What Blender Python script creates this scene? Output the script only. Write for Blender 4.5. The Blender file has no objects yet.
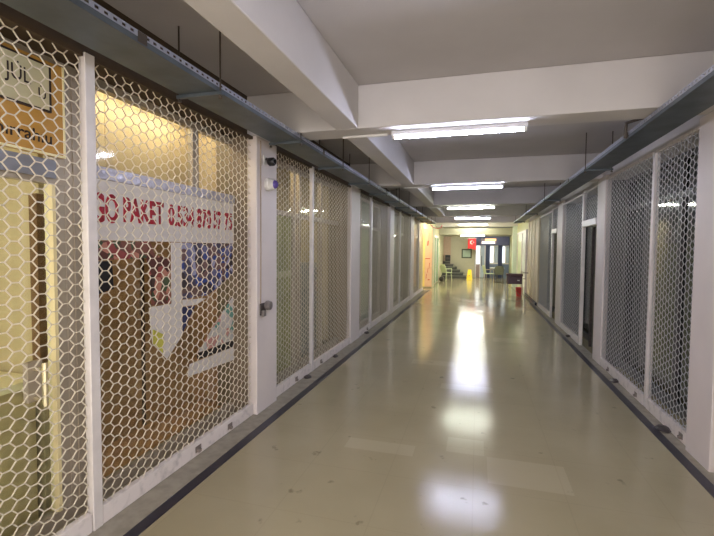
import bpy, math, random
from mathutils import Vector, Matrix
random.seed(7)
S = bpy.context.scene
COL = S.collection
PI = math.pi

# ------------------------------------------------------------------ camera
def cam_axes(yaw, pitch, roll):
    cy, sy, cp, sp = math.cos(yaw), math.sin(yaw), math.cos(pitch), math.sin(pitch)
    f = Vector((-sy*cp, cy*cp, -sp)); r = Vector((cy, sy, 0)); u = r.cross(f)
    return math.cos(roll)*r+math.sin(roll)*u, -math.sin(roll)*r+math.cos(roll)*u, f
cd = bpy.data.cameras.new('camera'); cam = bpy.data.objects.new('camera', cd); COL.objects.link(cam)
cd.sensor_fit = 'HORIZONTAL'; cd.sensor_width = 36; cd.lens = 36*427.56/714; cd.clip_start = .02; cd.clip_end = 200
r_, u_, f_ = cam_axes(0.275341, 0.045417, 0.0086)
m = Matrix.Identity(4)
for i in range(3): m[i][0], m[i][1], m[i][2] = r_[i], u_[i], -f_[i]
m.translation = (0, 0, 1.65); cam.matrix_world = m
S.camera = cam
# ------------------------------------------------------------------ world, exposure
w = bpy.data.worlds.new('world'); S.world = w; w.use_nodes = True
w.node_tree.nodes['Background'].inputs[0].default_value = (1, .92, .85, 1)
w.node_tree.nodes['Background'].inputs[1].default_value = 2.0
S.view_settings.view_transform = 'Standard'; S.view_settings.look = 'None'
S.view_settings.gamma = 1; S.view_settings.use_curve_mapping = False
S.view_settings.exposure = 1.1
TUBE = 46.0         # corridor tube strength
WARM = 1.0          # shop lamp scale

# ------------------------------------------------------------------ materials
def lin(c): return tuple(((v/255)/12.92 if v/255 <= .04045 else ((v/255+.055)/1.055)**2.4) for v in c)
MATS = {}
def mat(name, rgb, rough=.6, metal=0, spec=.5, noise=0, nscale=6, rgb2=None, bump=0, bscale=40, emit=None, estr=0, coat=0, lo=.35, hi=.65):
    if name in MATS: return MATS[name]
    mt = bpy.data.materials.new(name); mt.use_nodes = True; nt = mt.node_tree; b = nt.nodes['Principled BSDF']
    b.inputs['Base Color'].default_value = (*rgb, 1); b.inputs['Roughness'].default_value = rough
    b.inputs['Metallic'].default_value = metal; b.inputs['Specular IOR Level'].default_value = spec
    b.inputs['Coat Weight'].default_value = coat
    tc = nt.nodes.new('ShaderNodeTexCoord')
    if rgb2 is None and noise: rgb2 = tuple(v*(1-noise) for v in rgb)
    if rgb2 is not None:
        n = nt.nodes.new('ShaderNodeTexNoise'); n.inputs['Scale'].default_value = nscale; n.inputs['Detail'].default_value = 6
        nt.links.new(tc.outputs['Object'], n.inputs['Vector'])
        cr = nt.nodes.new('ShaderNodeValToRGB'); cr.color_ramp.elements[0].position = lo; cr.color_ramp.elements[1].position = hi
        cr.color_ramp.elements[0].color = (*rgb, 1); cr.color_ramp.elements[1].color = (*rgb2, 1)
        nt.links.new(n.outputs['Fac'], cr.inputs[0]); nt.links.new(cr.outputs[0], b.inputs['Base Color'])
    if bump:
        n2 = nt.nodes.new('ShaderNodeTexNoise'); n2.inputs['Scale'].default_value = bscale
        nt.links.new(tc.outputs['Object'], n2.inputs['Vector'])
        bp = nt.nodes.new('ShaderNodeBump'); bp.inputs['Strength'].default_value = bump; bp.inputs['Distance'].default_value = .01
        nt.links.new(n2.outputs['Fac'], bp.inputs['Height']); nt.links.new(bp.outputs[0], b.inputs['Normal'])
    if emit: b.inputs['Emission Color'].default_value = (*emit, 1); b.inputs['Emission Strength'].default_value = estr
    MATS[name] = mt; return mt
def glass(name, tint=(.93, .96, .93), refl=1.0):
    mt = bpy.data.materials.new(name); mt.use_nodes = True; nt = mt.node_tree
    for n in list(nt.nodes): nt.nodes.remove(n)
    o = nt.nodes.new('ShaderNodeOutputMaterial'); t = nt.nodes.new('ShaderNodeBsdfTransparent'); g = nt.nodes.new('ShaderNodeBsdfGlossy')
    t.inputs[0].default_value = (*tint, 1); g.inputs['Roughness'].default_value = .06; g.inputs[0].default_value = (refl, refl, refl, 1)
    f = nt.nodes.new('ShaderNodeFresnel'); gg = nt.nodes.new('ShaderNodeNewGeometry'); mr = nt.nodes.new('ShaderNodeMapRange')
    mr.inputs['To Min'].default_value = 1.45; mr.inputs['To Max'].default_value = 1/1.45
    nt.links.new(gg.outputs['Backfacing'], mr.inputs[0]); nt.links.new(mr.outputs[0], f.inputs[0])
    mx = nt.nodes.new('ShaderNodeMixShader')
    nt.links.new(f.outputs[0], mx.inputs[0]); nt.links.new(t.outputs[0], mx.inputs[1]); nt.links.new(g.outputs[0], mx.inputs[2]); nt.links.new(mx.outputs[0], o.inputs[0])
    return mt
def poster_mat(name, cols, scale=9, seed=0.0):
    mt = bpy.data.materials.new(name); mt.use_nodes = True; nt = mt.node_tree; b = nt.nodes['Principled BSDF']; b.inputs['Roughness'].default_value = .45
    tc = nt.nodes.new('ShaderNodeTexCoord'); mp = nt.nodes.new('ShaderNodeMapping'); mp.inputs['Location'].default_value = (seed, seed*1.7, seed*.6)
    v = nt.nodes.new('ShaderNodeTexVoronoi'); v.inputs['Scale'].default_value = scale
    cr = nt.nodes.new('ShaderNodeValToRGB'); cr.color_ramp.interpolation = 'CONSTANT'
    sp = nt.nodes.new('ShaderNodeSeparateColor')
    e = cr.color_ramp.elements
    while len(e) < len(cols): e.new(.5)
    for i, c in enumerate(cols): e[i].position = i/len(cols); e[i].color = (*lin(c), 1)
    nt.links.new(tc.outputs['Object'], mp.inputs[0]); nt.links.new(mp.outputs[0], v.inputs['Vector']); nt.links.new(v.outputs['Color'], sp.inputs[0])
    nt.links.new(sp.outputs[0], cr.inputs[0]); nt.links.new(cr.outputs[0], b.inputs['Base Color'])
    return mt

M_PAINT = mat('ceiling paint', lin((198, 193, 192)), .75, noise=.10, nscale=1.3, bump=.08)
M_BEAM = mat('beam paint', lin((208, 203, 200)), .7, noise=.08, nscale=1.7, bump=.06)
M_COLUMN = mat('column paint', lin((226, 216, 212)), .5, noise=.06, nscale=2.5, bump=.03)
M_FRAME = mat('white painted steel', lin((225, 218, 214)), .4, noise=.10, nscale=9)
M_RAIL = mat('worn white rail', lin((228, 219, 214)), .45, noise=.35, nscale=14, lo=.52, hi=.8)
M_LATT = mat('pale grille steel', lin((222, 212, 192)), .42)
M_LATTR = mat('light grey grille steel', lin((186, 186, 186)), .42)
M_ALU = mat('aluminium frame', lin((176, 164, 146)), .45, metal=.3, noise=.06)
M_TRAY = mat('galvanised tray', lin((104, 112, 117)), .45, metal=.55, noise=.3, nscale=5)
M_LIP = mat('bright zinc lip', lin((180, 183, 196)), .35, metal=.5)
M_ROD = mat('threaded steel', lin((92, 82, 72)), .5, metal=.6)
M_STRIP = mat('dark floor strip', lin((47, 45, 58)), .35, noise=.25, nscale=20)
M_SILLG = mat('grey sill stone', lin((158, 150, 134)), .5, noise=.25, nscale=12)
M_HOUSE = mat('white batten', lin((225, 225, 230)), .4)
M_TUBE = mat('led tube', (.9, .92, 1), .4, emit=(.72, .76, 1.0), estr=TUBE*1.35)
M_TUBEG = mat('led tube greenish', (.9, 1, .92), .4, emit=(.95, 1.0, .84), estr=TUBE)
M_WARM = mat('warm lamp', (1, .9, .7), .4, emit=(1, .72, .36), estr=26*WARM)
M_WHITEP = mat('white plastic', lin((225, 222, 216)), .4)
M_BLACK = mat('black plastic', lin((25, 24, 26)), .4)
M_DARKM = mat('dark grey metal', lin((88, 80, 78)), .45, metal=.4, noise=.4, nscale=30)
M_GLASS = glass('clear glass')
M_GLASSR = glass('dim glass', (.62, .66, .66))
M_CREAM = mat('cream shop wall', lin((196, 178, 134)), .7, noise=.08)
M_YEL = mat('yellow shop wall', lin((190, 176, 128)), .7, noise=.1)
M_BROWN = mat('brown wood board', lin((190, 146, 98)), .55, noise=.2, nscale=3)
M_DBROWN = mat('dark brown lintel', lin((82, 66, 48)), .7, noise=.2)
M_VINYL = mat('white vinyl sheet', lin((222, 216, 212)), .5, noise=.05, nscale=20, bump=.25, bscale=25)
M_FOIL = mat('silver foil tape', lin((196, 196, 212)), .3, metal=.4, bump=1.0, bscale=35, noise=.2, nscale=20)
M_RED = mat('red letters', lin((176, 30, 52)), .5)
M_INK = mat('dark ink', lin((48, 34, 30)), .5)
M_ORANGE = mat('orange tan board', lin((206, 156, 74)), .5, noise=.12, nscale=4)
M_FARW = mat('far cream wall', lin((205, 200, 168)), .7, noise=.05)
M_PIER = mat('taupe pier', lin((140, 124, 102)), .7, noise=.1)
M_BEIGE = mat('beige right wall', lin((214, 200, 172)), .6, noise=.06)

# floor
def floor_mat():
    mt = bpy.data.materials.new('glossy vinyl floor'); mt.use_nodes = True; nt = mt.node_tree; b = nt.nodes['Principled BSDF']; L = nt.links
    g = nt.nodes.new('ShaderNodeNewGeometry'); sx = nt.nodes.new('ShaderNodeSeparateXYZ'); L.new(g.outputs['Position'], sx.inputs[0])
    def math_(op, a, b_=None):
        n = nt.nodes.new('ShaderNodeMath'); n.operation = op
        for i, v in enumerate((a, b_)):
            if v is None: continue
            if isinstance(v, (int, float)): n.inputs[i].default_value = v
            else: L.new(v, n.inputs[i])
        return n.outputs[0]
    def rect(x0, x1, y0, y1):
        a = math_('MULTIPLY', math_('GREATER_THAN', sx.outputs[0], x0), math_('LESS_THAN', sx.outputs[0], x1))
        c = math_('MULTIPLY', math_('GREATER_THAN', sx.outputs[1], y0), math_('LESS_THAN', sx.outputs[1], y1))
        return math_('MULTIPLY', a, c)
    n1 = nt.nodes.new('ShaderNodeTexNoise'); n1.inputs['Scale'].default_value = 1.1; n1.inputs['Detail'].default_value = 5; L.new(g.outputs['Position'], n1.inputs['Vector'])
    cr = nt.nodes.new('ShaderNodeValToRGB'); cr.color_ramp.elements[0].color = (*lin((160, 149, 119)), 1); cr.color_ramp.elements[1].color = (*lin((171, 160, 130)), 1)
    cr.color_ramp.elements[0].position = .3; cr.color_ramp.elements[1].position = .7
    L.new(n1.outputs['Fac'], cr.inputs[0])
    col = cr.outputs[0]
    def mixc(fac, colr, s):
        nonlocal col
        mx = nt.nodes.new('ShaderNodeMix'); mx.data_type = 'RGBA'
        L.new(math_('MULTIPLY', fac, s), mx.inputs[0]); L.new(col, mx.inputs[6]); mx.inputs[7].default_value = (*lin(colr), 1); col = mx.outputs[2]
    patch = None
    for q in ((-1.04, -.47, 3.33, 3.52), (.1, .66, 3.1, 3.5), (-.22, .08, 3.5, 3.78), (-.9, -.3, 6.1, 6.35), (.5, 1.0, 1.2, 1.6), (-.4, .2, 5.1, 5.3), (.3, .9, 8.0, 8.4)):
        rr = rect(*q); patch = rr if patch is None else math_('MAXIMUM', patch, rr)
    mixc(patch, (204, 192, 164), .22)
    # tile grid
    bt = nt.nodes.new('ShaderNodeTexBrick'); bt.offset = 0; bt.inputs['Scale'].default_value = 1; bt.inputs['Brick Width'].default_value = .6; bt.inputs['Row Height'].default_value = .6
    bt.inputs['Mortar Size'].default_value = .004; bt.inputs['Color1'].default_value = (0, 0, 0, 1); bt.inputs['Color2'].default_value = (.35, .35, .35, 1); bt.inputs['Mortar'].default_value = (1, 1, 1, 1)
    L.new(g.outputs['Position'], bt.inputs['Vector'])
    mixc(bt.outputs['Fac'], (110, 98, 74), .10)
    # dirt specks
    n2 = nt.nodes.new('ShaderNodeTexNoise'); n2.inputs['Scale'].default_value = 5.5; n2.inputs['Detail'].default_value = 8; L.new(g.outputs['Position'], n2.inputs['Vector'])
    c2 = nt.nodes.new('ShaderNodeValToRGB'); c2.color_ramp.elements[0].position = .665; c2.color_ramp.elements[1].position = .72
    L.new(n2.outputs['Fac'], c2.inputs[0]); mixc(c2.outputs[0], (92, 84, 64), .5)
    L.new(col, b.inputs['Base Color'])
    n3 = nt.nodes.new('ShaderNodeTexNoise'); n3.inputs['Scale'].default_value = 11; n3.inputs['Detail'].default_value = 7; n3.inputs['Roughness'].default_value = .7; L.new(g.outputs['Position'], n3.inputs['Vector'])
    mr = nt.nodes.new('ShaderNodeMapRange'); mr.inputs['From Min'].default_value = .35; mr.inputs['From Max'].default_value = .65; mr.inputs['To Min'].default_value = .07; mr.inputs['To Max'].default_value = .19
    L.new(n3.outputs['Fac'], mr.inputs[0]); L.new(mr.outputs[0], b.inputs['Roughness'])
    b.inputs['Specular IOR Level'].default_value = .42
    bp = nt.nodes.new('ShaderNodeBump'); bp.inputs['Strength'].default_value = .12; bp.inputs['Distance'].default_value = .01
    n4 = nt.nodes.new('ShaderNodeTexNoise'); n4.inputs['Scale'].default_value = 45; n4.inputs['Detail'].default_value = 4; L.new(g.outputs['Position'], n4.inputs['Vector'])
    L.new(math_('ADD', n3.outputs['Fac'], math_('MULTIPLY', n4.outputs['Fac'], .12)), bp.inputs['Height']); L.new(bp.outputs[0], b.inputs['Normal'])
    return mt
M_FLOOR = floor_mat()

# ------------------------------------------------------------------ mesh helpers
class MB:
    def __init__(s): s.v = []; s.f = []
    def box(s, x0, x1, y0, y1, z0, z1):
        n = len(s.v); s.v += [(x, y, z) for x in (x0, x1) for y in (y0, y1) for z in (z0, z1)]
        s.f += [tuple(n+i for i in q) for q in ((0, 1, 3, 2), (4, 6, 7, 5), (0, 4, 5, 1), (2, 3, 7, 6), (0, 2, 6, 4), (1, 5, 7, 3))]
        return s
    def bar(s, a, b, r, n=8, r2=None, rx=None):
        a, b = Vector(a), Vector(b); d = (b-a).normalized(); r2 = r if r2 is None else r2
        t = Vector((0, 0, 1)) if abs(d.z) < .9 else Vector((1, 0, 0)); p = d.cross(t).normalized(); q = d.cross(p)
        k = len(s.v)
        for e, rr in ((a, r), (b, r2)):
            for i in range(n):
                an = 2*PI*(i+.5)/n; s.v.append(tuple(e+p*math.cos(an)*rr+q*math.sin(an)*rr))
        for i in range(n): s.f.append((k+i, k+(i+1) % n, k+n+(i+1) % n, k+n+i))
        s.f.append(tuple(k+i for i in reversed(range(n)))); s.f.append(tuple(k+n+i for i in range(n))); return s
    def path(s, pts, r, n=6):
        for a, b in zip(pts, pts[1:]): s.bar(a, b, r, n)
        return s
    def prism(s, pts, off):      # polygon pts (3d) extruded by vector off
        k = len(s.v); n = len(pts); s.v += [tuple(p) for p in pts]+[tuple(Vector(p)+Vector(off)) for p in pts]
        s.f.append(tuple(k+i for i in reversed(range(n)))); s.f.append(tuple(k+n+i for i in range(n)))
        for i in range(n): s.f.append((k+i, k+(i+1) % n, k+n+(i+1) % n, k+n+i))
        return s
    def lathe(s, c, prof, n=20, axis='Z'):
        k = len(s.v); c = Vector(c)
        for r, h in prof:
            for i in range(n):
                a = 2*PI*i/n; u, v = r*math.cos(a), r*math.sin(a)
                s.v.append(tuple(c+(Vector((u, v, h)) if axis == 'Z' else Vector((h, u, v)) if axis == 'X' else Vector((v, h, u)))))
        for j in range(len(prof)-1):
            for i in range(n): s.f.append((k+j*n+i, k+j*n+(i+1) % n, k+(j+1)*n+(i+1) % n, k+(j+1)*n+i))
        s.f.append(tuple(k+i for i in reversed(range(n)))); s.f.append(tuple(k+(len(prof)-1)*n+i for i in range(n))); return s
    def build(s, name, material, parent=None, bevel=0, smooth=False):
        me = bpy.data.meshes.new(name); me.from_pydata(s.v, [], s.f); me.update(); me.materials.append(material)
        o = bpy.data.objects.new(name, me); COL.objects.link(o)
        if parent:
            o.parent = parent; o.matrix_parent_inverse = Matrix.Translation(-parent.location) if parent.type == 'EMPTY' else Matrix.Identity(4)
        if smooth:
            for p in me.polygons: p.use_smooth = True
            try: me.set_sharp_from_angle(angle=math.radians(40))
            except Exception: pass
        if bevel:
            bm = o.modifiers.new('bevel', 'BEVEL'); bm.width = bevel; bm.segments = 2; bm.limit_method = 'ANGLE'
        return o
def B(*a): return MB().box(*a)
def struct(o): o['kind'] = 'structure'; return o
def tag(o, label, cat, group=None):
    o['label'] = label; o['category'] = cat
    if group: o['group'] = group
    return o
def thing(name, label, cat, loc, group=None):
    o = bpy.data.objects.new(name, None); COL.objects.link(o); o.location = loc; o.empty_display_size = .1
    return tag(o, label, cat, group)
def copy_tree(o, parent=None):
    c = o.copy(); COL.objects.link(c)
    if parent: c.parent = parent
    for ch in list(o.children): copy_tree(ch, c)
    return c
def text(name, body, org, w, h, material, parent=None, face='+X', bold=.0, depth=.002):
    cu = bpy.data.curves.new(name, 'FONT'); cu.body = body; cu.size = 1; cu.offset = bold; cu.extrude = 0
    to = bpy.data.objects.new(name, cu); COL.objects.link(to); bpy.context.view_layer.update()
    dg = bpy.context.evaluated_depsgraph_get(); me = bpy.data.meshes.new_from_object(to.evaluated_get(dg))
    bpy.data.objects.remove(to)
    xs = [v.co.x for v in me.vertices]; ys = [v.co.y for v in me.vertices]
    sx, sy = w/(max(xs)-min(xs)), h/(max(ys)-min(ys)); x0, y0 = min(xs), min(ys)
    for v in me.vertices:
        a, c = (v.co.x-x0)*sx, (v.co.y-y0)*sy
        v.co = (org[0], org[1]+a, org[2]+c) if face == '+X' else (org[0]+a, org[1], org[2]+c)
    me.name = name; me.materials.clear(); me.materials.append(material)
    o = bpy.data.objects.new(name, me); COL.objects.link(o)
    sol = o.modifiers.new('thick', 'SOLIDIFY'); sol.thickness = depth; sol.offset = 1
    if parent:
        o.parent = parent; o.matrix_parent_inverse = Matrix.Translation(-parent.location) if parent.type == 'EMPTY' else Matrix.Identity(4)
    return o

# ------------------------------------------------------------------ SHELL
XL, XR = -2.12, 1.74
ZB, ZS = 2.72, 3.10
struct(B(-5.2, 4.6, -2.2, 29.0, -.12, 0).build('floor', M_FLOOR))
struct(B(-1.915, -1.835, -2.0, 17.3, 0, .003).build('trim_1', M_STRIP))
struct(B(1.555, 1.635, -2.0, 14.3, 0, .003).build('trim_2', M_STRIP))
struct(B(-2.16, -1.915, -2.0, 17.3, 0, .006).build('trim_3', M_SILLG))
struct(B(1.635, 1.78, -2.0, 16.2, 0, .006).build('trim_4', M_SILLG))
struct(B(-5.2, 4.6, -2.2, 29.0, ZS, ZS+.15).build('ceiling', M_PAINT))
# walls above the shutters
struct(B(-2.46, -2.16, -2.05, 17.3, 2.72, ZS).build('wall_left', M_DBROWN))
struct(B(1.76, 2.0, -2.05, 17.3, 2.64, ZS).build('wall_right', M_BEAM))
# ribbed ceiling: cross beams and one long beam
for i, y in enumerate((.30, 3.72, 7.15, 10.58, 14.15, 17.6, 21.0)):
    struct(B(-2.46, 2.0, y, y+.30, ZB, ZS-.001).build('ceiling_beam', M_BEAM, bevel=.008))
for y0, y1 in ((-2.05, .3), (.60, 3.72), (4.02, 7.15), (7.45, 10.58), (10.88, 14.15)):
    struct(B(-1.26, -1.05, y0+.001, y1-.001, ZB+.001, ZS-.001).build('ceiling_beam', M_BEAM, bevel=.008))
# columns
for y0, y1 in ((-2.05, -.15), (3.72, 4.15), (7.02, 7.58), (10.38, 10.88), (13.75, 14.45)):
    struct(MB().box(-2.165, -2.06 if y0 < 4 else -2.085, y0, y1, 0, 2.719).build('column', M_COLUMN, bevel=.008))
    struct(MB().box(-2.5, -2.166, y0, y1, 0, 2.719).build('wall_pier', M_PIER))
for y0, y1 in ((3.72, 4.10), (6.80, 7.22), (9.98, 10.58)):
    struct(B(1.69 if y0 < 4 else 1.715, 1.79, y0, y1, 0, 2.719).build('column', M_COLUMN, bevel=.008))
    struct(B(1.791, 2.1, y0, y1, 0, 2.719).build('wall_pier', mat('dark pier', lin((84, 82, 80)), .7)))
# partitions between the shops and their back walls
for y in (1.97, 3.9, 7.25, 10.5, 14.0, 17.2):
    struct(B(-4.9, -2.5, y-.04, y+.04, 0, ZS).build('wall_partition', M_CREAM))
struct(B(-5.0, -4.9, -2.05, 17.25, 0, ZS).build('wall_left_rear', M_CREAM))
for y in (3.9, 7.0, 10.3, 14.0):
    struct(B(2.1, 4.4, y-.04, y+.04, 0, ZS).build('wall_partition', M_BEAM))
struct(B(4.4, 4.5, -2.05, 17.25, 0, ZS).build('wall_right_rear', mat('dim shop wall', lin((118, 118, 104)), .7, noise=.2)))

# ------------------------------------------------------------------ GRILLES
P_, Q_ = .064, .066
def lattice_mb(y0, y1, z0, z1, x, a=.036, wd=.0026, dp=.0026):
    """honeycomb of steel strips in the plane x, flat-topped cells"""
    b = P_-a; mb = MB(); seen = set()
    nc = int((y1-y0)/P_)+2; nr = int((z1-z0)/Q_)+2
    def vtx(i, j, k):
        cy = y0+i*P_; cz = z0+j*Q_+(Q_/2 if i % 2 else 0)
        dy, dz = ((-a/2, Q_/2), (a/2, Q_/2), (a/2+b, 0), (a/2, -Q_/2), (-a/2, -Q_/2), (-a/2-b, 0))[k]
        return (round(cy+dy, 4), round(cz+dz, 4))
    for i in range(nc):
        for j in range(nr):
            vs = [vtx(i, j, k) for k in range(6)]
            for k in range(6):
                p, q = vs[k], vs[(k+1) % 6]; key = (min(p, q), max(p, q))
                if key in seen: continue
                seen.add(key)
                p2, q2 = list(key[0]), list(key[1])
                my, mz = (p2[0]+q2[0])/2, (p2[1]+q2[1])/2
                if not (y0 < my < y1 and z0 < mz < z1): continue
                for t in (p2, q2): t[0] = min(max(t[0], y0), y1); t[1] = min(max(t[1], z0), z1)
                d = Vector((0, q2[0]-p2[0], q2[1]-p2[1])); L_ = d.length
                if L_ < .004: continue
                d /= L_; nrm = Vector((0, -d.z, d.y))*wd
                n = len(mb.v)
                for e in (p2, q2):
                    c = Vector((x, e[0], e[1]))
                    for s1, s2 in ((1, 1), (1, -1), (-1, -1), (-1, 1)): mb.v.append(tuple(c+nrm*s1+Vector((dp*s2, 0, 0))))
                for h in range(4): mb.f.append((n+h, n+(h+1) % 4, n+4+(h+1) % 4, n+4+h))
    return mb
def grille(side, y0, y1, label, group, z0=.02, z1=2.70, posts='r', locks=(), lat=None, thin=False):
    s = 1 if side == 'L' else -1           # direction of the corridor from the grille
    X = XL if side == 'L' else XR
    t = thing('security_grille', label, 'security grille', (X, (y0+y1)/2, .006), group)
    lattice_mb(y0, y1, z0+.10, z1, X, wd=.0026 if not thin else .0032).build('lattice', lat or (M_LATT if side == 'L' else M_LATTR), t)
    a, b = sorted((X-.02*s, X+.022*s))
    B(a, b, y0, y1, z0-.012, z0+.10).build('bottom_rail', M_RAIL, t, bevel=.004)
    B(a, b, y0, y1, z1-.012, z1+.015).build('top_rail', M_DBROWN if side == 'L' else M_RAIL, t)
    if 'l' in posts: B(*sorted((X-.03*s, X+.045*s)), y0-.005, y0+.035, .007, z1+.015).build('guide_post', M_FRAME, t, bevel=.004)
    if 'r' in posts: B(*sorted((X-.022*s, X+.026*s)), y1+.008, y1+.072, .007, z1+.015).build('guide_post', M_FRAME, t, bevel=.004)
    for ly in locks:
        l = MB(); l.box(*sorted((X+.022*s, X+.027*s)), ly-.035, ly+.035, .035, .085); l.box(*sorted((X+.027*s, X+.045*s)), ly-.016, ly+.016, .035, .058)
        l.build('lock', mat('lock plate', lin((150, 138, 130)), .4, metal=.3, noise=.3, nscale=30), t, bevel=.002)
    return t
gL, gR = 'roller grilles along the left shopfronts', 'roller grilles along the right shopfronts'
grille('L', -.15, 1.885, 'honeycomb roller grille before the shop with the orange board, nearest on the left', gL)
grille('L', 1.962, 3.72, 'wide honeycomb roller grille before the shopfront with red phone number lettering', gL, posts='', locks=(2.85, 3.3))
grille('L', 4.15, 5.24, 'narrow honeycomb grille between the column with the camera and the next thin post', gL, locks=(4.75,))
grille('L', 5.32, 7.02, 'honeycomb grille in front of the pane with grey cabinet behind, before second left column', gL, posts='', locks=(5.6,))
grille('L', 7.58, 8.48, 'narrow honeycomb grille just beyond the second white column on the left', gL, locks=(8.2,))
grille('L', 8.56, 10.38, 'honeycomb grille before the pale green glass, ending at the third left column', gL, posts='')
grille('L', 10.88, 11.86, 'narrow far grille just beyond the third white column on the left', gL)
grille('L', 11.94, 13.75, 'far left honeycomb grille ending at the fourth white column', gL, posts='')
grille('L', 14.45, 15.8, 'small far honeycomb grille just past the fourth left column', gL)
grille('L', 15.88, 17.2, 'farthest honeycomb grille on the left, beside the orange lit panel', gL, posts='')
grille('R', -.2, 3.70, 'honeycomb grille nearest the viewer on the right, mostly behind the near column', gR, posts='', z1=2.60)
grille('R', 4.12, 5.055, 'tall right honeycomb grille beside the nearest white column, dark glass behind', gR, posts='', locks=(4.25,), z1=2.66)
grille('R', 5.15, 6.80, 'wide right honeycomb grille between thin post and second column', gR, posts='', locks=(5.35, 6.4), z1=2.66).location
# the post between the two first right grilles
g = [o for o in bpy.data.objects if o.name.startswith('security_grille')][-1]
B(XR-.016, XR+.03, 5.08, 5.14, .007, 2.67).build('guide_post', M_FRAME, g, bevel=.004)
g = grille('R', 8.22, 9.98, 'right honeycomb grille just past the nearer dark doorway', gR, posts='', z1=2.62, thin=True)
B(XR-.02, XR+.03, 8.13, 8.21, .007, 2.67).build('guide_post', M_FRAME, g, bevel=.004)
g = grille('R', 11.38, 13.5, 'farthest right honeycomb grille, beyond the second doorway', gR, posts='', z1=2.60, thin=True)
B(XR-.02, XR+.03, 11.29, 11.37, .007, 2.67).build('guide_post', M_FRAME, g, bevel=.004)
for y0, y1, lb in ((7.22, 8.12, 'short raised grille above the nearer doorway on the right'), (10.58, 11.28, 'short raised grille above the farther doorway on the right')):
    t = thing('transom_grille', lb, 'security grille', (XR, (y0+y1)/2, 2.10), 'raised grilles over the right doorways')
    lattice_mb(y0, y1, 2.16, 2.62, XR, wd=.003).build('lattice', M_LATTR, t)
    B(XR-.04, XR+.04, y0, y1, 2.05, 2.15).build('bottom_rail', M_FRAME, t, bevel=.004)
    B(XR-.02, XR+.02, y0, y1, 2.62, 2.64).build('top_rail', M_FRAME, t)

# ------------------------------------------------------------------ SHOPFRONTS
GX = -2.35
WN = [0]
def shopfront(side, y0, y1, mull=(), transom=2.08, zt=2.70, gl=None, fr=None, fw=.05, backing=None):
    WN[0] += 1
    X = GX if side == 'L' else 2.0
    fr = fr or M_ALU
    f = MB(); d = .03
    f.box(X-d, X+d, y0, y0+fw, 0.001, zt); f.box(X-d, X+d, y1-fw, y1, 0.001, zt)
    f.box(X-d, X+d, y0+fw, y1-fw, zt-fw, zt); f.box(X-d, X+d, y0+fw, y1-fw, .001, .10)
    if transom: f.box(X-d, X+d, y0+fw, y1-fw, transom, transom+.06)
    for mm in mull: f.box(X-d+.002, X+d-.002, mm-.03, mm+.03, .10, zt-fw)
    o = struct(f.build('window_%d' % WN[0], fr))
    p = B(X-.004, X+.004, y0+fw, y1-fw, .10, zt-fw).build('window_pane', gl or M_GLASS, o)
    return o
# shop A: warm yellow office behind a glazed door
shopfront('L', -.1, 2.10, mull=(1.98,), transom=2.0)
B(-2.375, -2.315, 1.865, 1.885, .1, 2.0).build('door_frame', mat('pale gold edge', lin((235, 220, 170)), .3), bpy.data.objects['window_1'])
MB().box(-2.40, -2.325, 1.885, 1.96, .1, 2.65).box(-2.40, -2.315, 2.0, 2.06, .1, 2.65).build('door_jamb', M_ALU, bpy.data.objects['window_1'])
t = thing('shop_board', 'orange tan shop board with framed white panel above the nearest left shop door', 'sign', (GX, 1.3, 2.14))
B(-2.315, -2.29, .4, 1.93, 2.15, 2.66).build('board', M_ORANGE, t)
MB().box(-2.29, -2.286, .4, 1.93, 2.15, 2.162).box(-2.29, -2.286, 1.918, 1.93, 2.162, 2.66).build('edging', mat('cream edging', lin((250, 240, 190)), .4), t)
MB().box(-2.29, -2.272, 1.30, 1.84, 2.38, 2.39).box(-2.29, -2.272, 1.30, 1.84, 2.625, 2.635).box(-2.29, -2.272, 1.83, 1.84, 2.39, 2.625).box(-2.29, -2.272, 1.30, 1.31, 2.39, 2.625).build('panel_frame', M_INK, t)
B(-2.288, -2.276, 1.31, 1.83, 2.39, 2.625).build('white_panel', mat('pale panel', lin((205, 198, 160)), .5), t)
text('lettering', 'JÜL', (-2.2755, 1.60, 2.47), .13, .12, M_INK, t)
text('lettering', 'Ü', (-2.2755, 1.77, 2.44), .04, .07, M_INK, t)
text('lettering', 'nırrahıu', (-2.2895, 1.56, 2.21), .29, .065, M_INK, t, bold=.01)
t = thing('blue_grey_band', 'blue grey strip under the orange shop board behind the nearest grille', 'strip', (GX, 1.2, 2.02))
B(-2.315, -2.30, .0, 1.88, 2.03, 2.13).build('band', mat('blue grey', lin((135, 138, 150)), .4), t)
t = thing('shop_counter', 'bright cream counter inside the nearest left shop', 'counter', (-3.0, 1.1, 0))
B(-3.3, -2.46, -.1, 1.90, .84, .88).build('counter_top', mat('cream top', lin((248, 236, 190)), .3), t)
B(-3.22, -2.50, -.05, 1.88, 0.001, .84).build('counter_body', mat('counter front', lin((206, 184, 134)), .5, noise=.1), t)
t = thing('door_handle', 'pale metal pull handle on the nearest left shop door', 'handle', (-2.3, 1.78, .82))
MB().bar((-2.31, 1.74, .98), (-2.24, 1.74, .98), .012).bar((-2.31, 1.74, .82), (-2.24, 1.74, .82), .012).bar((-2.24, 1.74, .78), (-2.24, 1.74, 1.02), .014).build('pull_bar', mat('bright metal', lin((235, 225, 190)), .25, metal=.7), t)
MB().box(-2.345, -2.31, 1.70, 1.78, .80, 1.02).build('back_plate', M_ALU, t)
tag(B(-2.50, -2.44, 1.87, 1.925, .9, 1.95).build('curtain', mat('brown curtain', lin((120, 86, 44)), .8, noise=.2)), 'narrow brown curtain hanging beside the nearest left shop door', 'curtain')
struct(B(-4.9, -2.5, 0.0, 1.93, 2.85, 2.9).build('ceiling_shop', M_YEL))
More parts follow.
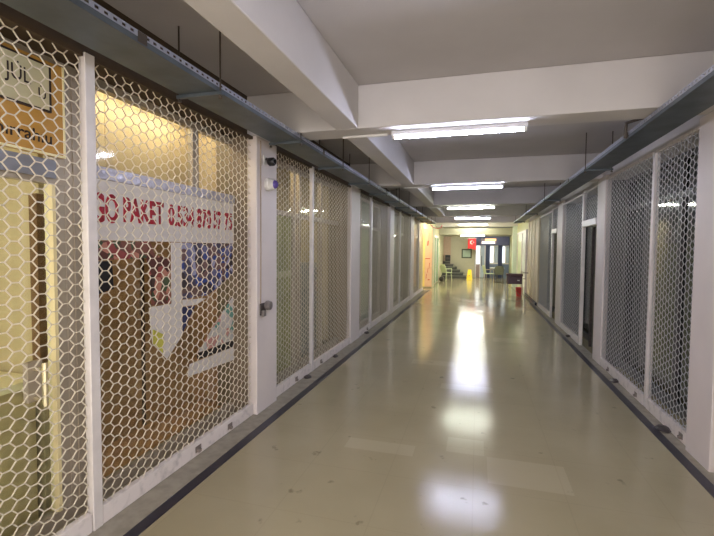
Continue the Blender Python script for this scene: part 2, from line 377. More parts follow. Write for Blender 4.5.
# shop B
shopfront('L', 2.06, 3.92, mull=(3.775,), transom=2.08)
bw = bpy.data.objects['window_2']
B(-2.375, -2.325, 3.12, 3.20, 2.14, 2.65).build('window_mullion', M_ALU, bw)
t = thing('shop_lettering_banner', 'white shop banner with red phone number letters behind the second grille', 'banner', (GX, 3.0, 1.68))
B(-2.315, -2.307, 2.10, 3.715, 1.69, 2.075).build('banner_sheet', M_VINYL, t)
for body, y0, y1, z0, hh in (('GO', 2.115, 2.315, 1.80, .19), ('PAKET', 2.357, 2.742, 1.815, .17), ('0.534', 2.791, 3.104, 1.813, .169), ('870', 3.14, 3.343, 1.812, .168), ('57', 3.38, 3.505, 1.812, .167), ('75', 3.548, 3.682, 1.811, .166)):
    text('lettering', body, (-2.306, y0, z0), y1-y0, hh, M_RED, t, bold=.035)
sr = MB()
t2 = tag(B(-2.312, -2.30, 2.10, 3.72, 2.08, 2.155).build('foil_strip', M_FOIL), 'crinkled silver strip running along the top of the white lettered banner', 'strip')
def sheet(name, pts, x, m_, label, cat, group='posters in the lettered shop window'):
    o = MB().prism([(x, y, z) for y, z in pts], (.004, 0, 0)).build(name, m_); return tag(o, label, cat, group)
sheet('food_poster', [(2.11, 1.685), (2.6, 1.685), (2.65, 1.59), (2.81, 1.56), (2.81, 1.21), (2.61, 1.22), (2.59, 1.5), (2.56, 1.57), (2.11, 1.56)], -2.312, poster_mat('food', [(150, 70, 66), (110, 70, 62), (70, 84, 56), (190, 130, 110), (70, 50, 46), (130, 80, 66), (96, 52, 46)], 15, .3), 'red and brown food poster in the lettered window, left of the white cut-out', 'poster')
sheet('black_sticker', [(2.11, 1.555), (2.26, 1.555), (2.27, 1.37), (2.11, 1.34)], -2.312, M_BLACK, 'black patch below the red food poster at the left edge of the lettered window', 'sticker')
sheet('blue_poster', [(2.95, 1.685), (3.69, 1.685), (3.69, 1.39), (3.3, 1.225), (2.95, 1.225)], -2.312, poster_mat('bluep', [(110, 110, 150), (120, 90, 90), (80, 76, 100), (60, 50, 56), (160, 160, 190), (110, 86, 80), (60, 80, 150)], 13, 1.1), 'blue and grey poster in the lettered window, right of the white cut-out', 'poster')
sheet('vinyl_cutout', [(2.82, 1.685), (2.94, 1.685), (2.94, .93), (2.76, .78), (2.61, .93), (2.58, 1.205), (2.82, 1.205)], -2.309, M_VINYL, 'white vinyl cut-out standing between the red and blue posters', 'poster')
sheet('vinyl_strip', [(2.95, 1.22), (3.26, 1.20), (3.13, 1.16), (2.95, 1.165)], -2.309, M_VINYL, 'small white vinyl strip below the blue poster', 'poster')
sheet('navy_sticker', [(2.95, 1.16), (3.11, 1.15), (2.95, .95)], -2.312, mat('navy', lin((58, 62, 100)), .5), 'small navy triangle under the blue poster', 'sticker')
sheet('green_poster', [(3.70, 1.17), (3.70, .74), (3.15, .74), (3.39, .95)], -2.312, poster_mat('greenp', [(200, 196, 190), (110, 160, 145), (200, 150, 140), (205, 200, 196), (190, 190, 186)], 11, 2.2), 'triangular poster of pale green and pink patches in the lettered window', 'poster')
sheet('dark_band', [(3.13, .735), (3.70, .735), (3.70, .672), (3.14, .68)], -2.309, M_BLACK, 'dark band under the pale green triangular poster', 'poster')
sheet('vinyl_strip', [(3.03, .67), (3.70, .668), (3.70, .54), (3.0, .57)], -2.309, M_VINYL, 'wide white vinyl strip low in the lettered shop window', 'poster')
sheet('yellow_sticker', [(2.61, 1.04), (2.72, .98), (2.71, .84), (2.61, .93)], -2.303, mat('yellow sticker', lin((205, 200, 90)), .5), 'small yellow sticker on the white vinyl cut-out', 'sticker')
t = thing('wooden_screen', 'brown wooden screen boards behind the lettered shop window', 'screen', (-2.86, 2.9, 0))
B(-2.90, -2.86, 2.02, 3.10, .001, 2.10).build('panel', M_BROWN, t); B(-2.90, -2.86, 3.13, 3.84, .001, 2.10).build('panel', M_BROWN, t)
B(-2.86, -2.5, 3.82, 3.855, .001, 2.10).build('panel', M_BROWN, t)
B(-2.86, -2.845, 3.10, 3.13, .001, 2.10).build('batten', mat('dark batten', lin((66, 44, 30)), .6), t)
t = thing('plywood_wall_lining', 'cream plywood lining high inside the lettered shop', 'lining', (-2.86, 2.9, 2.1))
M_PLY = mat('plywood', lin((204, 182, 142)), .5, noise=.12, nscale=2)
for y0, y1 in ((2.02, 2.75), (2.755, 3.5), (3.505, 3.82)): B(-2.90, -2.86, y0, y1, 2.105, 2.98).build('sheet', M_PLY, t)
B(-2.86, -2.5, 3.82, 3.855, 2.105, 2.98).build('sheet', M_PLY, t)
t = tag(B(-2.84, -2.40, 2.04, 3.80, .001, .05).build('wooden_platform', M_BROWN), 'low brown wooden platform on the floor inside the lettered shop', 'platform')
# shop C
shopfront('L', 4.15, 7.10, mull=(5.20, 5.36, 6.2), transom=2.05)
t = thing('frosted_film', 'olive yellow frosted film on the pane beyond the camera column', 'film', (GX, 4.6, .1))
B(-2.372, -2.358, 4.2, 5.17, .10, 2.05).build('film', mat('olive film', lin((176, 172, 112)), .6, noise=.08, nscale=3), t)
MB().box(-2.358, -2.354, 4.2, 5.17, 1.28, 1.36).build('pale_stripe', mat('pale stripe', lin((205, 200, 160)), .6), t)
for q in (4.38, 4.50, 4.62): MB().box(-2.358, -2.353, q, q+.08, 1.56, 1.61).build('blue_mark', mat('blue ink', lin((50, 60, 110)), .5), t)
t = thing('grey_cabinet', 'grey metal cabinet behind the pane before the second left column', 'cabinet', (-2.8, 5.8, 0))
B(-2.95, -2.5, 5.75, 6.45, .001, 1.42).build('carcass', mat('cabinet grey', lin((140, 142, 138)), .4, metal=.2), t)
for k in range(4): B(-2.5, -2.485, 5.78, 6.42, .06+k*.33, .37+k*.33).build('drawer', mat('cabinet grey', (0, 0, 0)), t)
t = thing('office_chair', 'dark office chair behind the pane next to the grey cabinet', 'chair', (-2.9, 6.8, 0))
MB().lathe((-2.9, 6.80, .42), [(.20, 0), (.24, .03), (.24, .06), (.2, .09)]).build('seat', M_BLACK, t, smooth=True)
MB().bar((-2.9, 6.80, .06), (-2.9, 6.80, .42), .03).build('stem', M_DARKM, t)
MB().box(-2.95-.2, -2.95-.15, 6.62, 6.98, .6, 1.1).build('backrest', M_BLACK, t, bevel=.02)
bs = MB()
for k in range(5):
    a = 2*PI*k/5; bs.bar((-2.9, 6.80, .07), (-2.9+.26*math.cos(a), 6.80+.26*math.sin(a), .03), .022)
bs.build('base', M_BLACK, t)
struct(B(-4.9, -4.85, 3.95, 7.2, 0.001, 2.8).build('wall_shop', mat('shop c wall', lin((150, 150, 118)), .7, noise=.1)))
# shop D, E, F: frosted glass
for y0, y1, mu, mats in ((7.5, 10.3, (8.5, 9.4), ((7.55, 8.47, (110, 118, 112)), (8.53, 9.4, (150, 176, 140)), (9.4, 10.25, (146, 130, 108)))),
                         (10.75, 13.65, (11.9, 12.8), ((10.8, 11.87, (120, 128, 120)), (11.93, 13.6, (138, 142, 138)))),
                         (14.3, 17.15, (15.8,), ((14.35, 15.77, (126, 126, 124)), (15.83, 17.1, (120, 120, 124))))):
    shopfront('L', y0, y1, mull=mu, transom=2.08)
    for a, b, c in mats:
        sm = mat('film %d%d%d' % c, lin(c), .6, noise=.1, nscale=2)
        tag(B(-2.40, -2.385, a, b, .10, 2.66).build('window_blind', sm), 'frosted blind behind the left glass, %s' % {(110, 118, 112): 'grey, just past the second column', (150, 176, 140): 'pale green, between second and third columns', (146, 130, 108): 'brownish, just before the third column', (120, 128, 120): 'grey green, just past the third column', (138, 142, 138): 'light grey, before the fourth column', (126, 126, 124): 'grey, just past the fourth column', (120, 120, 124): 'cool grey, farthest on the left'}[c], 'blind', 'blinds in the far left shop windows')
# shop lamps (warm)
def shop_lamp(x, y, z, label, ln=1.1, m_=None, along='Y'):
    t = thing('shop_lamp', label, 'lamp', (x, y, z), 'lamps inside the left shops')
    if along == 'Y':
        B(x-.05, x+.05, y-ln/2, y+ln/2, z, z+.04).build('housing', M_HOUSE, t); B(x-.045, x+.045, y-ln/2+.02, y+ln/2-.02, z-.03, z).build('diffuser', m_ or M_WARM, t)
    for q in (-.3, .3): MB().bar((x, y+q*ln, z+.04), (x, y+q*ln, 2.851 if z < 2.82 else ZS), .008, 6).build('hanger', M_ROD, t)
    return t
shop_lamp(-3.3, .9, 2.80, 'yellowish strip lamp on the ceiling of the nearest left shop', 1.2, mat('yellow lamp', (1, .95, .8), .4, emit=(1, .90, .66), estr=5))
shop_lamp(-2.66, 2.9, 2.86, 'warm strip lamp high inside the lettered shop', 1.6, mat('warm lamp strong', (1, .9, .7), .4, emit=(1, .84, .62), estr=10))
shop_lamp(-2.8, 4.9, 2.9, 'warm strip lamp inside the shop beyond the camera column', .8)
shop_lamp(-3.6, 6.2, 2.9, 'pale strip lamp in the shop with the grey cabinet', .9, mat('soft lamp', (1, 1, .9), .4, emit=(1, .95, .75), estr=4))
# right shopfronts
shopfront('R', 4.1, 6.8, mull=(5.1,), transom=2.2, gl=M_GLASSR, fr=mat('dark bronze frame', lin((70, 68, 66)), .4), zt=2.64)
t = thing('shop_cabinet', 'pale olive cabinet behind the glass of the first right shop', 'cabinet', (2.6, 6.1, 0))
B(2.3, 2.8, 5.3, 6.6, .001, 1.75).build('carcass', mat('olive cab', lin((180, 176, 132)), .6), t)
for k in range(2): B(2.28, 2.30, 5.33+k*.64, 5.93+k*.64, .05, 1.7).build('door', mat('olive cab', (0, 0, 0)), t)
shopfront('R', 8.15, 10.0, transom=0, gl=M_GLASSR, fr=mat('dark bronze frame', (0, 0, 0)), zt=2.64)
tag(B(2.03, 2.045, 8.2, 9.95, .1, 2.6).build('window_blind', mat('film green grey', lin((122, 128, 118)), .6)), 'grey green blind behind the right grille past the nearer doorway', 'blind', 'blinds in the right shop windows')
shopfront('R', 11.3, 13.55, transom=0, gl=M_GLASSR, fr=mat('dark bronze frame', (0, 0, 0)), zt=2.64)
tag(B(2.03, 2.045, 11.35, 13.5, .1, 2.6).build('window_blind', mat('film grey2', lin((130, 134, 130)), .6)), 'grey blind behind the farthest right grille', 'blind', 'blinds in the right shop windows')
shopfront('R', -.2, 3.72, mull=(1.8,), transom=2.2, gl=M_GLASSR, fr=mat('dark bronze frame', (0, 0, 0)), zt=2.64)
for n, (y0, y1) in enumerate(((7.22, 8.12), (10.58, 11.28))):
    d = struct(MB().box(1.90, 1.94, y0+.03, y1-.03, .01, 2.04).build('door_%d' % (n+1), mat('dark green door', lin((86, 88, 70)), .4, noise=.1)))
    MB().box(1.86, 1.98, y0, y0+.03, .001, 2.05).box(1.86, 1.98, y1-.03, y1, .001, 2.05).build('door_frame', M_DARKM, d)
    MB().bar((1.90, y0+.12, 1.0), (1.85, y0+.12, 1.0), .012).bar((1.85, y0+.12, 1.0), (1.85, y0+.24, 1.0), .010).build('door_handle', M_BLACK, d)

# ------------------------------------------------------------------ CABLE TRAYS
def tray(xi, xo, y0, y1, z, label, s):
    """xi: wall side, xo: corridor side"""
    t = thing('cable_tray', label, 'cable tray', ((xi+xo)/2, (y0+y1)/2, z))
    a, b = min(xi, xo), max(xi, xo)
    B(a, b, y0, y1, z, z+.004).build('tray_bottom', M_TRAY, t)
    B(min(xi, xi-.004), max(xi, xi-.004), y0, y1, z, z+.06).build('tray_side', M_TRAY, t)
    sd = MB().box(xo-.002, xo+.002, y0, y1, z, z+.029)
    # perforated upper lip: two rails and bridges between round-ended slots
    l = MB().box(xo-.003, xo+.003, y0, y1, z+.030, z+.037).box(xo-.003, xo+.003, y0, y1, z+.052, z+.06)
    y = y0
    while y < min(y1, 9): l.box(xo-.003, xo+.003, y, y+.024, z+.037, z+.052); y += .05
    if y < y1: l.box(xo-.003, xo+.003, y, y1, z+.037, z+.052)
    sd.build('tray_side', M_TRAY, t); l.build('perforated_lip', M_LIP, t)
    hy = 2.45-1.3*3 if s > 0 else -.9; hp = 1.3 if s > 0 else 3.4
    while hy < y1-.2:
        if hy > y0+.1:
            MB().box(a-.03, b+.03, hy-.012, hy+.012, z-.022, z-.001).build('crossbar', M_TRAY, t)
            for x in (a-.015, b+.015):
                if any(yb-.01 < hy < yb+.31 for yb in (.30, 3.72, 7.15, 10.58, 14.15, 17.6)): top = ZB
                else: top = ZS
                MB().bar((x, hy, z-.04), (x, hy, top), .006, 6).bar((x, hy, z-.03), (x, hy, z-.045), .013, 6).build('hanger_rod', M_ROD, t)
        hy += hp
    for k in range(int((y1-y0)/2.6)):
        yy = y0+1.2+2.6*k; MB().box(xo-.005, xo+.005, yy-.03, yy+.03, z+.006, z+.058).build('joint_plate', M_ROD, t)
    return t
tray(-1.91, -1.63, -2.0, 17.2, 2.652, 'galvanised cable tray hung along the left side above the grilles', 1)
tr = tray(1.53, 1.27, -2.0, 17.2, 2.652, 'galvanised cable tray hung along the right side above the grilles', -1)
MB().bar((1.25, 4.40, 2.66), (1.25, 4.38, 2.80), .014).bar((1.25, 4.38, 2.79), (1.37, 4.26, 2.80), .012).build('bracket', M_ROD, tr)
t = thing('cable_bundle', 'thin dark cables lying in the left cable tray', 'cable', (-1.8, 7, 2.66))
for k in range(4): MB().path([(-1.86+.05*k+.012*math.sin(j*1.3+k), -1.9+j*1.0, 2.656+.0105) for j in range(20)], .009, 6).build('cable', M_BLACK, t)
# red cable at far end of left tray
tag(MB().path([(-1.8, 16.9, 2.60), (-1.75, 17.4, 2.52), (-1.6, 17.8, 2.5), (-1.5, 18.2, 2.55), (-1.5, 18.6, 2.68)], .02, 6).build('red_cable', mat('red cable', lin((190, 50, 60)), .4)), 'red cable looping down at the far end of the left tray', 'cable')

# ------------------------------------------------------------------ CORRIDOR TUBES
def tube_light(x, y, z, ln, label, m_=M_TUBE, top=ZB, cond=True):
    t = thing('ceiling_tube_light', label, 'light', (x, y, top), 'tube lights along the corridor ceiling')
    B(x-ln/2-.03, x+ln/2+.03, y-.03, y+.03, z+.010, top-.0005).build('housing', M_HOUSE, t, bevel=.004)
    MB().bar((x-ln/2, y, z), (x+ln/2, y, z), .018, 12).build('tube', m_, t, smooth=True)
    for s in (-1, 1): B(x+s*(ln/2+.012)-.012, x+s*(ln/2+.012)+.012, y-.024, y+.024, z-.022, z+.016).build('end_cap', M_WHITEP, t)
    return t
for i, (y, mm, lb) in enumerate(((.55, M_TUBE, 'tube light above the viewer'), (3.90, M_TUBE, 'nearest bright tube light, on the first ceiling beam'), (7.36, M_TUBE, 'second tube light from the viewer, on its own beam'),
                        (10.95, M_TUBEG, 'third tube light from the viewer'), (14.6, M_TUBE, 'fourth tube light from the viewer'))):
    tube_light(-.20, y, 2.672, 1.10, lb, mm)
tube_light(-.22, 18.3, 2.672, 1.10, 'fifth tube light, before the wider far hall', M_TUBEG)
for y in (3.93, 7.4, 11.0):
    tag(MB().bar((-1.26, y, 2.705), (-.83, y, 2.705), .012, 8).build('conduit', M_WHITEP), {3.93: 'white conduit running left from the nearest tube light', 7.4: 'white conduit running left from the second tube light', 11.0: 'white conduit running left from the third tube light'}[y], 'conduit', 'conduits under the beams')

# ------------------------------------------------------------------ COLUMN FITTINGS
t = thing('security_camera', 'small dark camera on a bracket at the top of the first left column', 'camera', (-2.06, 3.9, 2.5))
B(-2.059, -2.045, 3.84, 3.90, 2.47, 2.56).build('bracket', M_WHITEP, t, bevel=.004)
MB().bar((-2.045, 3.87, 2.53), (-1.99, 3.89, 2.515), .014).build('arm', M_DARKM, t)
MB().lathe((-2.0, 3.90, 2.505), [(.03, -.03), (.042, -.015), (.042, .03), (.03, .045)], 16, 'X').build('body', M_BLACK, t, smooth=True)
MB().lathe((-1.955, 3.90, 2.505), [(.022, 0), (.015, .006)], 14, 'X').build('lens', mat('lens', lin((12, 12, 16)), .08), t, smooth=True)
t = thing('dome_camera', 'white wall camera with violet shining lens on the first left column', 'camera', (-2.06, 3.92, 2.28))
MB().lathe((-2.059, 3.93, 2.285), [(.065, 0), (.065, .03), (.055, .04)], 20, 'X').build('base', M_WHITEP, t, smooth=True)
MB().lathe((-2.019, 3.93, 2.285), [(.055, 0), (.055, .025), (.046, .045)], 20, 'X').build('ring', M_WHITEP, t, smooth=True)
MB().lathe((-1.974, 3.93, 2.285), [(.044, 0), (.036, .02), (.018, .032)], 20, 'X').build('lens', mat('violet lens', lin((110, 92, 175)), .1, metal=.3), t, smooth=True)
t = thing('padlock', 'dark grey metal key lock on the first left column, below a thin cable', 'lock', (-2.06, 3.83, 1.02))
B(-2.059, -2.045, 3.77, 3.88, .98, 1.10).build('back_plate', M_DARKM, t, bevel=.005)
MB().lathe((-2.045, 3.885, 1.07), [(.045, 0), (.05, .02), (.042, .05)], 16, 'X').build('lock_body', mat('lock steel', lin((150, 142, 140)), .4, metal=.3, noise=.4, nscale=20), t, smooth=True)
MB().box(-2.045, -2.02, 3.78, 3.84, .97, 1.03).build('latch', MATS['lock steel'], t, bevel=.004)
tag(MB().path([(-2.054, 3.79, 2.69), (-2.054, 3.79, 1.6), (-2.054, 3.785, 1.10)], .006, 6).build('wall_cable', mat('beige cable', lin((170, 150, 128)), .5)), 'thin beige cable running down the first left column', 'cable')

# floor bits lying along the grilles
def lump(x, y, label, s=1.0, z=.006):
    t = MB(); n = 9
    t.lathe((x, y, z), [(.05*s, 0), (.06*s, .01), (.045*s, .025), (.015*s, .034)], n); 
    t.v = [(vx+(random.random()-.5)*.018, y+(vy-y)*1.5+(random.random()-.5)*.02, vz) for vx, vy, vz in t.v]
    return tag(t.build('floor_latch', M_DARKM), label, 'floor latch', 'dark floor latches by the grilles')
lump(1.68, 4.50, 'dark floor latch on the right sill nearest the white column', 1.0)
lump(1.69, 6.0, 'dark floor latch on the right sill before the second column', .9)
lump(1.69, 8.9, 'dark floor latch on the right sill past the nearer doorway', .8)
lump(-2.05, 5.0, 'dark floor latch at the foot of the narrow left grille', .8)
lump(-2.05, 8.0, 'dark floor latch just past the second left column', .8)
lump(-2.05, 6.1, 'dark floor latch before the second left column', .7)

# ------------------------------------------------------------------ FAR HALL
M_GREENW = mat('pale green glazed', lin((196, 212, 180)), .5)
struct(B(-2.46, 2.0, 22.8, 26.2, 2.42, 2.75).build('ceiling_far', mat('far soffit', lin((178, 176, 158)), .7)))
# left side past the grilles: passage at 17.3-18.3, then panel stub and wall
struct(B(-5.2, -5.0, 17.3, 29, 0, ZS).build('wall_passage', M_FARW))
struct(B(-2.6, -1.86, 18.34, 19.3, 0, ZS-.001).build('wall_stub', M_FARW))
t = thing('orange_panel', 'tall peach and yellow lit panel with red marks, beyond the left grilles', 'panel', (-2.1, 18.33, 0))
B(-2.28, -1.87, 18.30, 18.335, .05, 2.5).build('panel', mat('peach panel', lin((240, 204, 172)), .5, noise=.05), t)
B(-2.28, -2.17, 18.29, 18.30, .05, 2.5).build('yellow_edge', mat('yellow edge', lin((245, 225, 140)), .5), t)
mk = MB()
for zc, xc, ww, hh in ((2.1, -2.02, .03, .5), (1.9, -2.05, .07, .2), (1.25, -2.05, .22, .035), (.95, -1.98, .04, .25), (.75, -2.04, .04, .2), (.5, -2.1, .04, .2), (.35, -2.0, .1, .04)):
    mk.prism([(xc-ww/2, 18.298, zc-hh/2), (xc+ww/2-.02, 18.298, zc-hh/2), (xc+ww/2, 18.298, zc+hh/2), (xc-ww/2+.02, 18.298, zc+hh/2)], (0, -.004, 0))
mk.build('red_marks', mat('red marks', lin((205, 90, 70)), .5), t)
struct(B(-2.15, -1.98, 19.3, 26.2, 0, ZS-.001).build('wall_far_left', M_FARW))
WN[0] += 1
f = struct(MB().box(-1.98, -1.93, 19.6, 19.7, 0.001, 2.3).box(-1.98, -1.93, 20.8, 20.9, .001, 2.3).box(-1.98, -1.93, 22.2, 22.3, .001, 2.3).box(-1.98, -1.93, 19.7, 22.2, 2.2, 2.3).build('window_%d' % WN[0], M_FRAME))
B(-1.965, -1.955, 19.7, 22.2, .05, 2.2).build('window_pane', mat('pale green pane', lin((176, 204, 170)), .2), f)
# far end wall
struct(B(-2.15, -.18, 25.95, 26.1, 0, ZS-.001).build('wall_end', mat('end wall', lin((190, 184, 160)), .7, noise=.04)))
struct(B(-.18, 2.0, 26.05, 26.15, 0, ZS-.001).build('wall_end_shop', mat('shop end', lin((150, 156, 176)), .6)))
struct(B(-1.979, -1.55, 25.93, 25.949, .5, 2.41).build('wall_brick', mat('pink render', lin((196, 170, 150)), .8, noise=.15, nscale=14)))
# stairs
for k in range(6):
    s_ = struct(B(-1.975, -.62-.19*k, 24.7+.2*k, 25.92, (0 if k == 0 else .16*k)+.001, .16*(k+1)-.03).build('stair_step', mat('dark stair riser', lin((66, 66, 64)), .6)))
    B(-1.975, -.60-.19*k, 24.68+.2*k, 25.92, .16*(k+1)-.03, .16*(k+1)).build('tread', mat('grey tread', lin((120, 120, 108)), .5), s_)
t = thing('dark_box', 'dark square box standing on top of the far stairs', 'box', (-1.72, 25.8, .96))
B(-1.86, -1.56, 25.72, 25.90, .961, 1.32).build('box_body', M_BLACK, t, bevel=.01); B(-1.82, -1.60, 25.71, 25.72, 1.05, 1.2).build('box_label', M_DARKM, t)
t = thing('framed_picture', 'square picture in a dark green frame on the far end wall', 'picture', (-.64, 25.94, 1.15))
fr = MB().box(-.93, -.35, 25.915, 25.949, 1.14, 1.21).box(-.93, -.35, 25.915, 25.949, 1.61, 1.68).box(-.93, -.86, 25.915, 25.949, 1.21, 1.61).box(-.42, -.35, 25.915, 25.949, 1.21, 1.61)
fr.build('frame', mat('dark green frame', lin((70, 76, 58)), .5), t); B(-.86, -.42, 25.93, 25.949, 1.21, 1.61).build('print', mat('pale print', lin((176, 196, 178)), .4, noise=.1), t)
# flag
t = thing('national_flag', 'red flag with white crescent and star hanging from the far ceiling', 'flag', (-.35, 24.9, 1.66))
fl = MB(); nx = 10
for i in range(nx):
    pass
cols_ = [(-.56+.44*i/nx, 24.9+.02*math.sin(i*1.2)) for i in range(nx+1)]
for i in range(nx):
    (xa, ya), (xb, yb) = cols_[i], cols_[i+1]
    fl.prism([(xa, ya, 1.68+.04*math.sin(i*.5)), (xb, yb, 1.68+.04*math.sin((i+1)*.5)), (xb, yb, 2.27), (xa, ya, 2.27)], (0, .006, 0))
M_FLAG = mat('flag red', lin((216, 44, 48)), .6); fl.build('cloth', M_FLAG, t)
cr = []
for i in range(17):
    a = math.radians(40+280*i/16); cr.append((-.34+.10*math.cos(a), 24.865, 2.05+.10*math.sin(a)))
for i in range(17):
    a = math.radians(320-280*i/16+0); cr.append((-.315+.078*math.cos(a), 24.865, 2.05+.078*math.sin(a)))
MB().prism(cr, (0, .012, 0)).build('crescent', M_WHITEP, t)
st = []
for i in range(10):
    a = PI/2+i*PI/5; rr = .045 if i % 2 == 0 else .018; st.append((-.245+rr*math.cos(a), 24.865, 2.05+rr*math.sin(a)))
MB().prism(st, (0, .012, 0)).build('star', M_WHITEP, t)
MB().bar((-.6, 24.905, 2.28), (-.08, 24.905, 2.28), .012).bar((-.34, 24.905, 2.28), (-.34, 24.905, 2.421), .006).build('flag_rod', M_WHITEP, t)
# wet floor sign
t = thing('wet_floor_sign', 'yellow folding wet floor sign standing near the far stairs', 'sign', (-.42, 24.0, 0))
M_Y = mat('yellow plastic', lin((240, 205, 30)), .4)
for s in (-1, 1):
    MB().prism([(-.57, 24+s*.16, .001), (-.27, 24+s*.16, .001), (-.33, 24+s*.02, .56), (-.51, 24+s*.02, .56)], (0, s*.02, 0)).build('panel', M_Y, t)
MB().prism([(-.42, 23.895, .28), (-.36, 23.895-.0, .18), (-.48, 23.895, .18)], (0, -.02, 0)).build('warning_triangle', M_RED, t)
# far shopfront with door
dn = struct(MB().box(-.16, -.10, 25.98, 26.04, .001, 1.95).box(.36, .42, 25.98, 26.04, .001, 1.95).box(-.10, .36, 25.98, 26.04, 1.88, 1.95).box(.10, .15, 25.98, 26.04, .001, 1.88).build('door_3', M_FRAME))
M_LITW = mat('far daylight pane', (.9, .95, 1), .4, emit=(.86, .93, 1), estr=.55)
B(-.10, .10, 26.0, 26.02, .80, 1.88).build('door_glass', M_LITW, dn); B(-.10, .10, 26.0, 26.02, .02, .80).build('door_panel', mat('reddish grey panel', lin((150, 130, 128)), .5), dn)
B(.15, .36, 26.0, 26.02, .02, 1.88).build('door_glass', mat('far blue glass', lin((176, 190, 205)), .3), dn)
B(.20, .24, 25.96, 26.0, .7, 1.3).build('door_handle', M_DARKM, dn)
M_NAVY = mat('navy pillar', lin((44, 54, 90)), .5)
for x0 in (.44, 1.12): struct(B(x0, x0+.22, 25.9, 26.05, 0, 1.9).build('pillar', M_NAVY))
for x0, x1 in ((.67, 1.11), (1.35, 1.7)):
    WN[0] += 1
    wf = struct(MB().box(x0, x1, 25.98, 26.03, 1.84, 1.9).box(x0+(x1-x0)/2-.03, x0+(x1-x0)/2+.03, 25.98, 26.03, .9, 1.84).box(x0, x1, 25.98, 26.03, .82, .9).build('window_%d' % WN[0], M_FRAME))
    B(x0, x0+(x1-x0)/2-.03, 26.0, 26.01, .9, 1.84).build('window_pane', M_LITW, wf); B(x0+(x1-x0)/2+.03, x1, 26.0, 26.01, .9, 1.84).build('window_pane', mat('far blue glass', (0, 0, 0)), wf)
    B(x0, x1, 25.99, 26.03, .001, .82).build('window_panel', mat('blue grey panel', lin((110, 124, 150)), .5), wf)
struct(B(-.18, 1.7, 25.85, 26.05, 1.9, 2.41).build('trim_5', mat('slate frieze', lin((98, 102, 140)), .6)))
t = thing('shop_light_sign', 'glowing orange and white sign over the far shop windows', 'sign', (.55, 25.8, 1.95))
B(.16, 1.0, 25.78, 25.84, 1.98, 2.30).build('sign_box', mat('sign box', lin((150, 140, 150)), .5), t)
B(.38, .98, 25.765, 25.78, 2.16, 2.28).build('orange_panel', mat('orange glow', (1, .5, .2), .5, emit=(1, .52, .2), estr=1.1), t)
B(.20, .92, 25.765, 25.78, 2.0, 2.12).build('white_panel', mat('white glow', (1, .9, .8), .5, emit=(.9, .82, .8), estr=.8), t)
# table and chairs
t = thing('round_table', 'round table with white top in the far hall before the shop windows', 'table', (.95, 22.9, 0))
MB().lathe((.95, 22.9, .70), [(.34, 0), (.36, .015), (.36, .03)], 24).build('table_top', M_WHITEP, t, smooth=True)
MB().bar((.95, 22.9, .02), (.95, 22.9, .70), .03).build('column', M_DARKM, t); MB().lathe((.95, 22.9, .001), [(.22, 0), (.2, .02)], 20).build('base', M_DARKM, t)
def cafe_chair(x, y, rz, mm, lm, label, name='cafe_chair'):
    t = thing(name, label, 'chair', (0, 0, 0), 'chairs in the far hall')
    MB().box(-.21, .21, -.2, .2, .42, .45).build('seat', mm, t, bevel=.01)
    for sx in (-1, 1):
        MB().bar((sx*.17, -.16, .43), (sx*.2, -.2, .001), .016).build('leg', lm, t)
        MB().bar((sx*.17, .17, .43), (sx*.2, .22, .001), .016).build('leg', lm, t)
        MB().path([(sx*.19, -.18, .43), (sx*.22, -.16, .64), (sx*.22, .16, .64), (sx*.19, .2, .62)], .014).build('armrest', lm, t)
    MB().prism([(-.2, .19, .45), (.2, .19, .45), (.22, .25, .75), (.15, .27, .86), (-.15, .27, .86), (-.22, .25, .75)], (0, .02, 0)).build('backrest', mm, t, bevel=.008)
    t.location = (x, y, 0); t.rotation_euler.z = rz
    return t
M_CH = mat('grey woven', lin((128, 132, 118)), .7, noise=.5, nscale=50)
cafe_chair(1.02, 22.3, PI, M_CH, M_DARKM, 'grey patterned chair in front of the far round table')
cafe_chair(.55, 22.75, PI*.6, mat('pale green plastic', lin((190, 200, 168)), .5), M_ALU, 'pale chair to the left of the far round table')
cafe_chair(-1.58, 23.0, PI*.75, mat('cream green plastic', lin((206, 214, 176)), .5), mat('cream green plastic', (0, 0, 0)), 'pale cream garden chair by the far stairs')
t = thing('duffel_bag', 'dark bag lying on the floor by the cream garden chair', 'bag', (-1.7, 22.5, 0))
MB().lathe((-1.78, 22.4, .13), [(.06, -.2), (.12, -.16), (.13, 0), (.12, .16), (.06, .2)], 14, 'Y').build('body', M_DARKM, t, smooth=True)
MB().path([(-1.78, 22.3, .25), (-1.78, 22.35, .33), (-1.78, 22.45, .33), (-1.78, 22.5, .25)], .01).build('strap', M_BLACK, t)

# barbecue on thin legs
t = thing('barbecue', 'dark maroon box barbecue on a thin white frame by the right wall', 'barbecue', (1.2, 15.2, 0))
M_MAR = mat('maroon enamel', lin((62, 22, 40)), .35)
MB().box(.95, 1.42, 15.0, 15.4, .52, .78).build('firebox', M_MAR, t, bevel=.01)
MB().box(.93, 1.44, 14.98, 15.42, .78, .86).build('lid', mat('dark maroon lid', lin((78, 44, 50)), .35), t, bevel=.02)
B(1.27, 1.34, 14.985, 14.999, .63, .66).build('vent_plate', M_WHITEP, t)
for x in (.95, 1.44):
    for y in (15.02, 15.38): MB().bar((x, y, .001), (x, y, .52 if x < 1.2 else .95), .011).build('leg', mat('pale frame', lin((205, 200, 180)), .4), t)
M_BR = mat('grey brace', lin((130, 128, 112)), .4)
MB().bar((.95, 15.02, .06), (1.44, 15.02, .06), .01).bar((.95, 15.02, .5), (1.44, 15.02, .1), .008).build('brace', M_BR, t); MB().bar((.95, 15.38, .06), (1.44, 15.38, .06), .01).build('brace', M_BR, t)
MB().bar((1.44, 14.98, .9), (1.60, 14.98, .9), .012).bar((1.44, 15.02, .7), (1.52, 15.02, .7), .012).build('handle', M_BLACK, t)
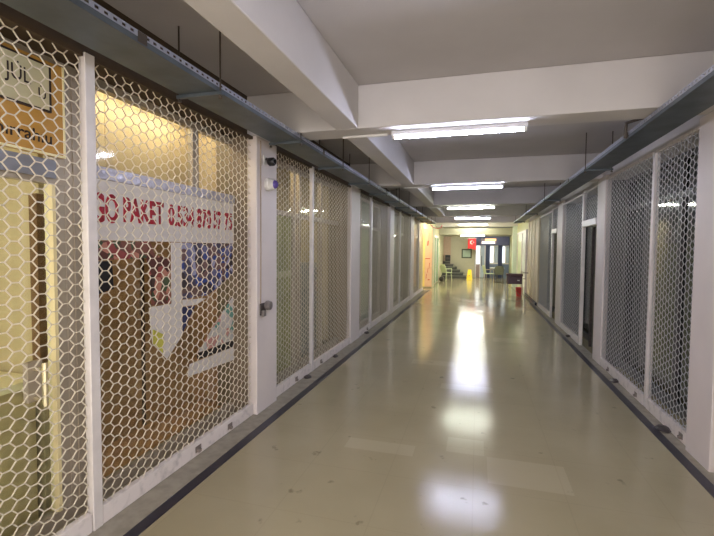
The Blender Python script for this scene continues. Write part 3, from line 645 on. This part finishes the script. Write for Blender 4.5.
t = thing('red_bucket', 'red bucket on the floor behind the maroon barbecue', 'bucket', (1.42, 15.75, 0))
MB().lathe((1.40, 15.75, .001), [(.09, 0), (.12, .33), (.13, .34), (.13, .36)], 18).build('body', mat('red pail', lin((222, 70, 76)), .4), t, smooth=True)
MB().path([(1.28, 15.75, .35), (1.30, 15.75, .45), (1.40, 15.75, .49), (1.50, 15.75, .45), (1.52, 15.75, .35)], .006).build('handle', M_WHITEP, t)
# far right wall
struct(B(1.72, 2.1, 13.56, 16.6, 0, 2.64).build('wall_far_right', M_BEIGE))
tr_ = MB()
for y in (13.6, 14.5, 15.3, 16.1): tr_.box(1.70, 1.72, y, y+.12, .10, 2.6)
struct(tr_.build('trim_6', mat('pale rib', lin((228, 218, 194)), .5)))
struct(B(1.655, 1.70, 13.56, 16.6, .007, .09).build('baseboard_right', M_STRIP))
dn = struct(MB().box(1.66, 1.74, 16.62, 16.75, .001, 2.4).box(1.66, 1.74, 18.1, 18.25, .001, 2.4).box(1.66, 1.74, 20.1, 20.25, .001, 2.4).box(1.66, 1.74, 16.75, 20.1, 2.3, 2.4).build('door_4', M_FRAME))
B(1.69, 1.71, 16.75, 18.1, .001, 2.3).build('door_glass', mat('pale bright glass', lin((225, 230, 222)), .5), dn); B(1.69, 1.71, 18.25, 20.1, .001, 2.3).build('door_glass', mat('green cream glass', lin((205, 214, 176)), .3), dn)
struct(B(1.74, 2.0, 16.6, 26.2, 0, ZS-.001).build('wall_hall_right', mat('hall right', lin((206, 206, 160)), .6)))
struct(B(1.48, 1.66, 20.3, 20.48, 0, 2.719).build('post', mat('pale green post', lin((206, 218, 200)), .5)))
# last tube light, then added fill lights of the far hall and the side passage
M_CRMFILL = mat('added cream fill strong', (1, 1, .85), .4, emit=(1, .95, .74), estr=120)
tube_light(-.3, 19.5, 3.0, 1.2, 'added unseen fill tube high in the far bay behind the fifth tube', M_CRMFILL, top=ZS)  # added fill, hidden above the beam bottoms, brightens the next beam and floor
tube_light(-.3, 22.1, 3.0, 1.2, 'added unseen fill tube high in the last bay before the low far ceiling', M_CRMFILL, top=ZS)  # added fill, hidden behind the last beam, brightens the far hall floor
tube_light(-.3, 23.3, 2.38, 1.15, 'last tube light under the low far ceiling', mat('far tube', (1, 1, .95), .4, emit=(1, 1, .88), estr=140), top=2.42)
for x in (-3.0, -4.2):
    tube_light(x, 17.8, 2.9, 1.0, {-3.0: 'added unseen tube inside the side passage, standing in for daylight', -4.2: 'added unseen tube deep inside the side passage, standing in for daylight'}[x], mat('added cream fill', (1, 1, .8), .4, emit=(1, .90, .66), estr=250), top=ZS)  # added out of view, in place of daylight from the left opening
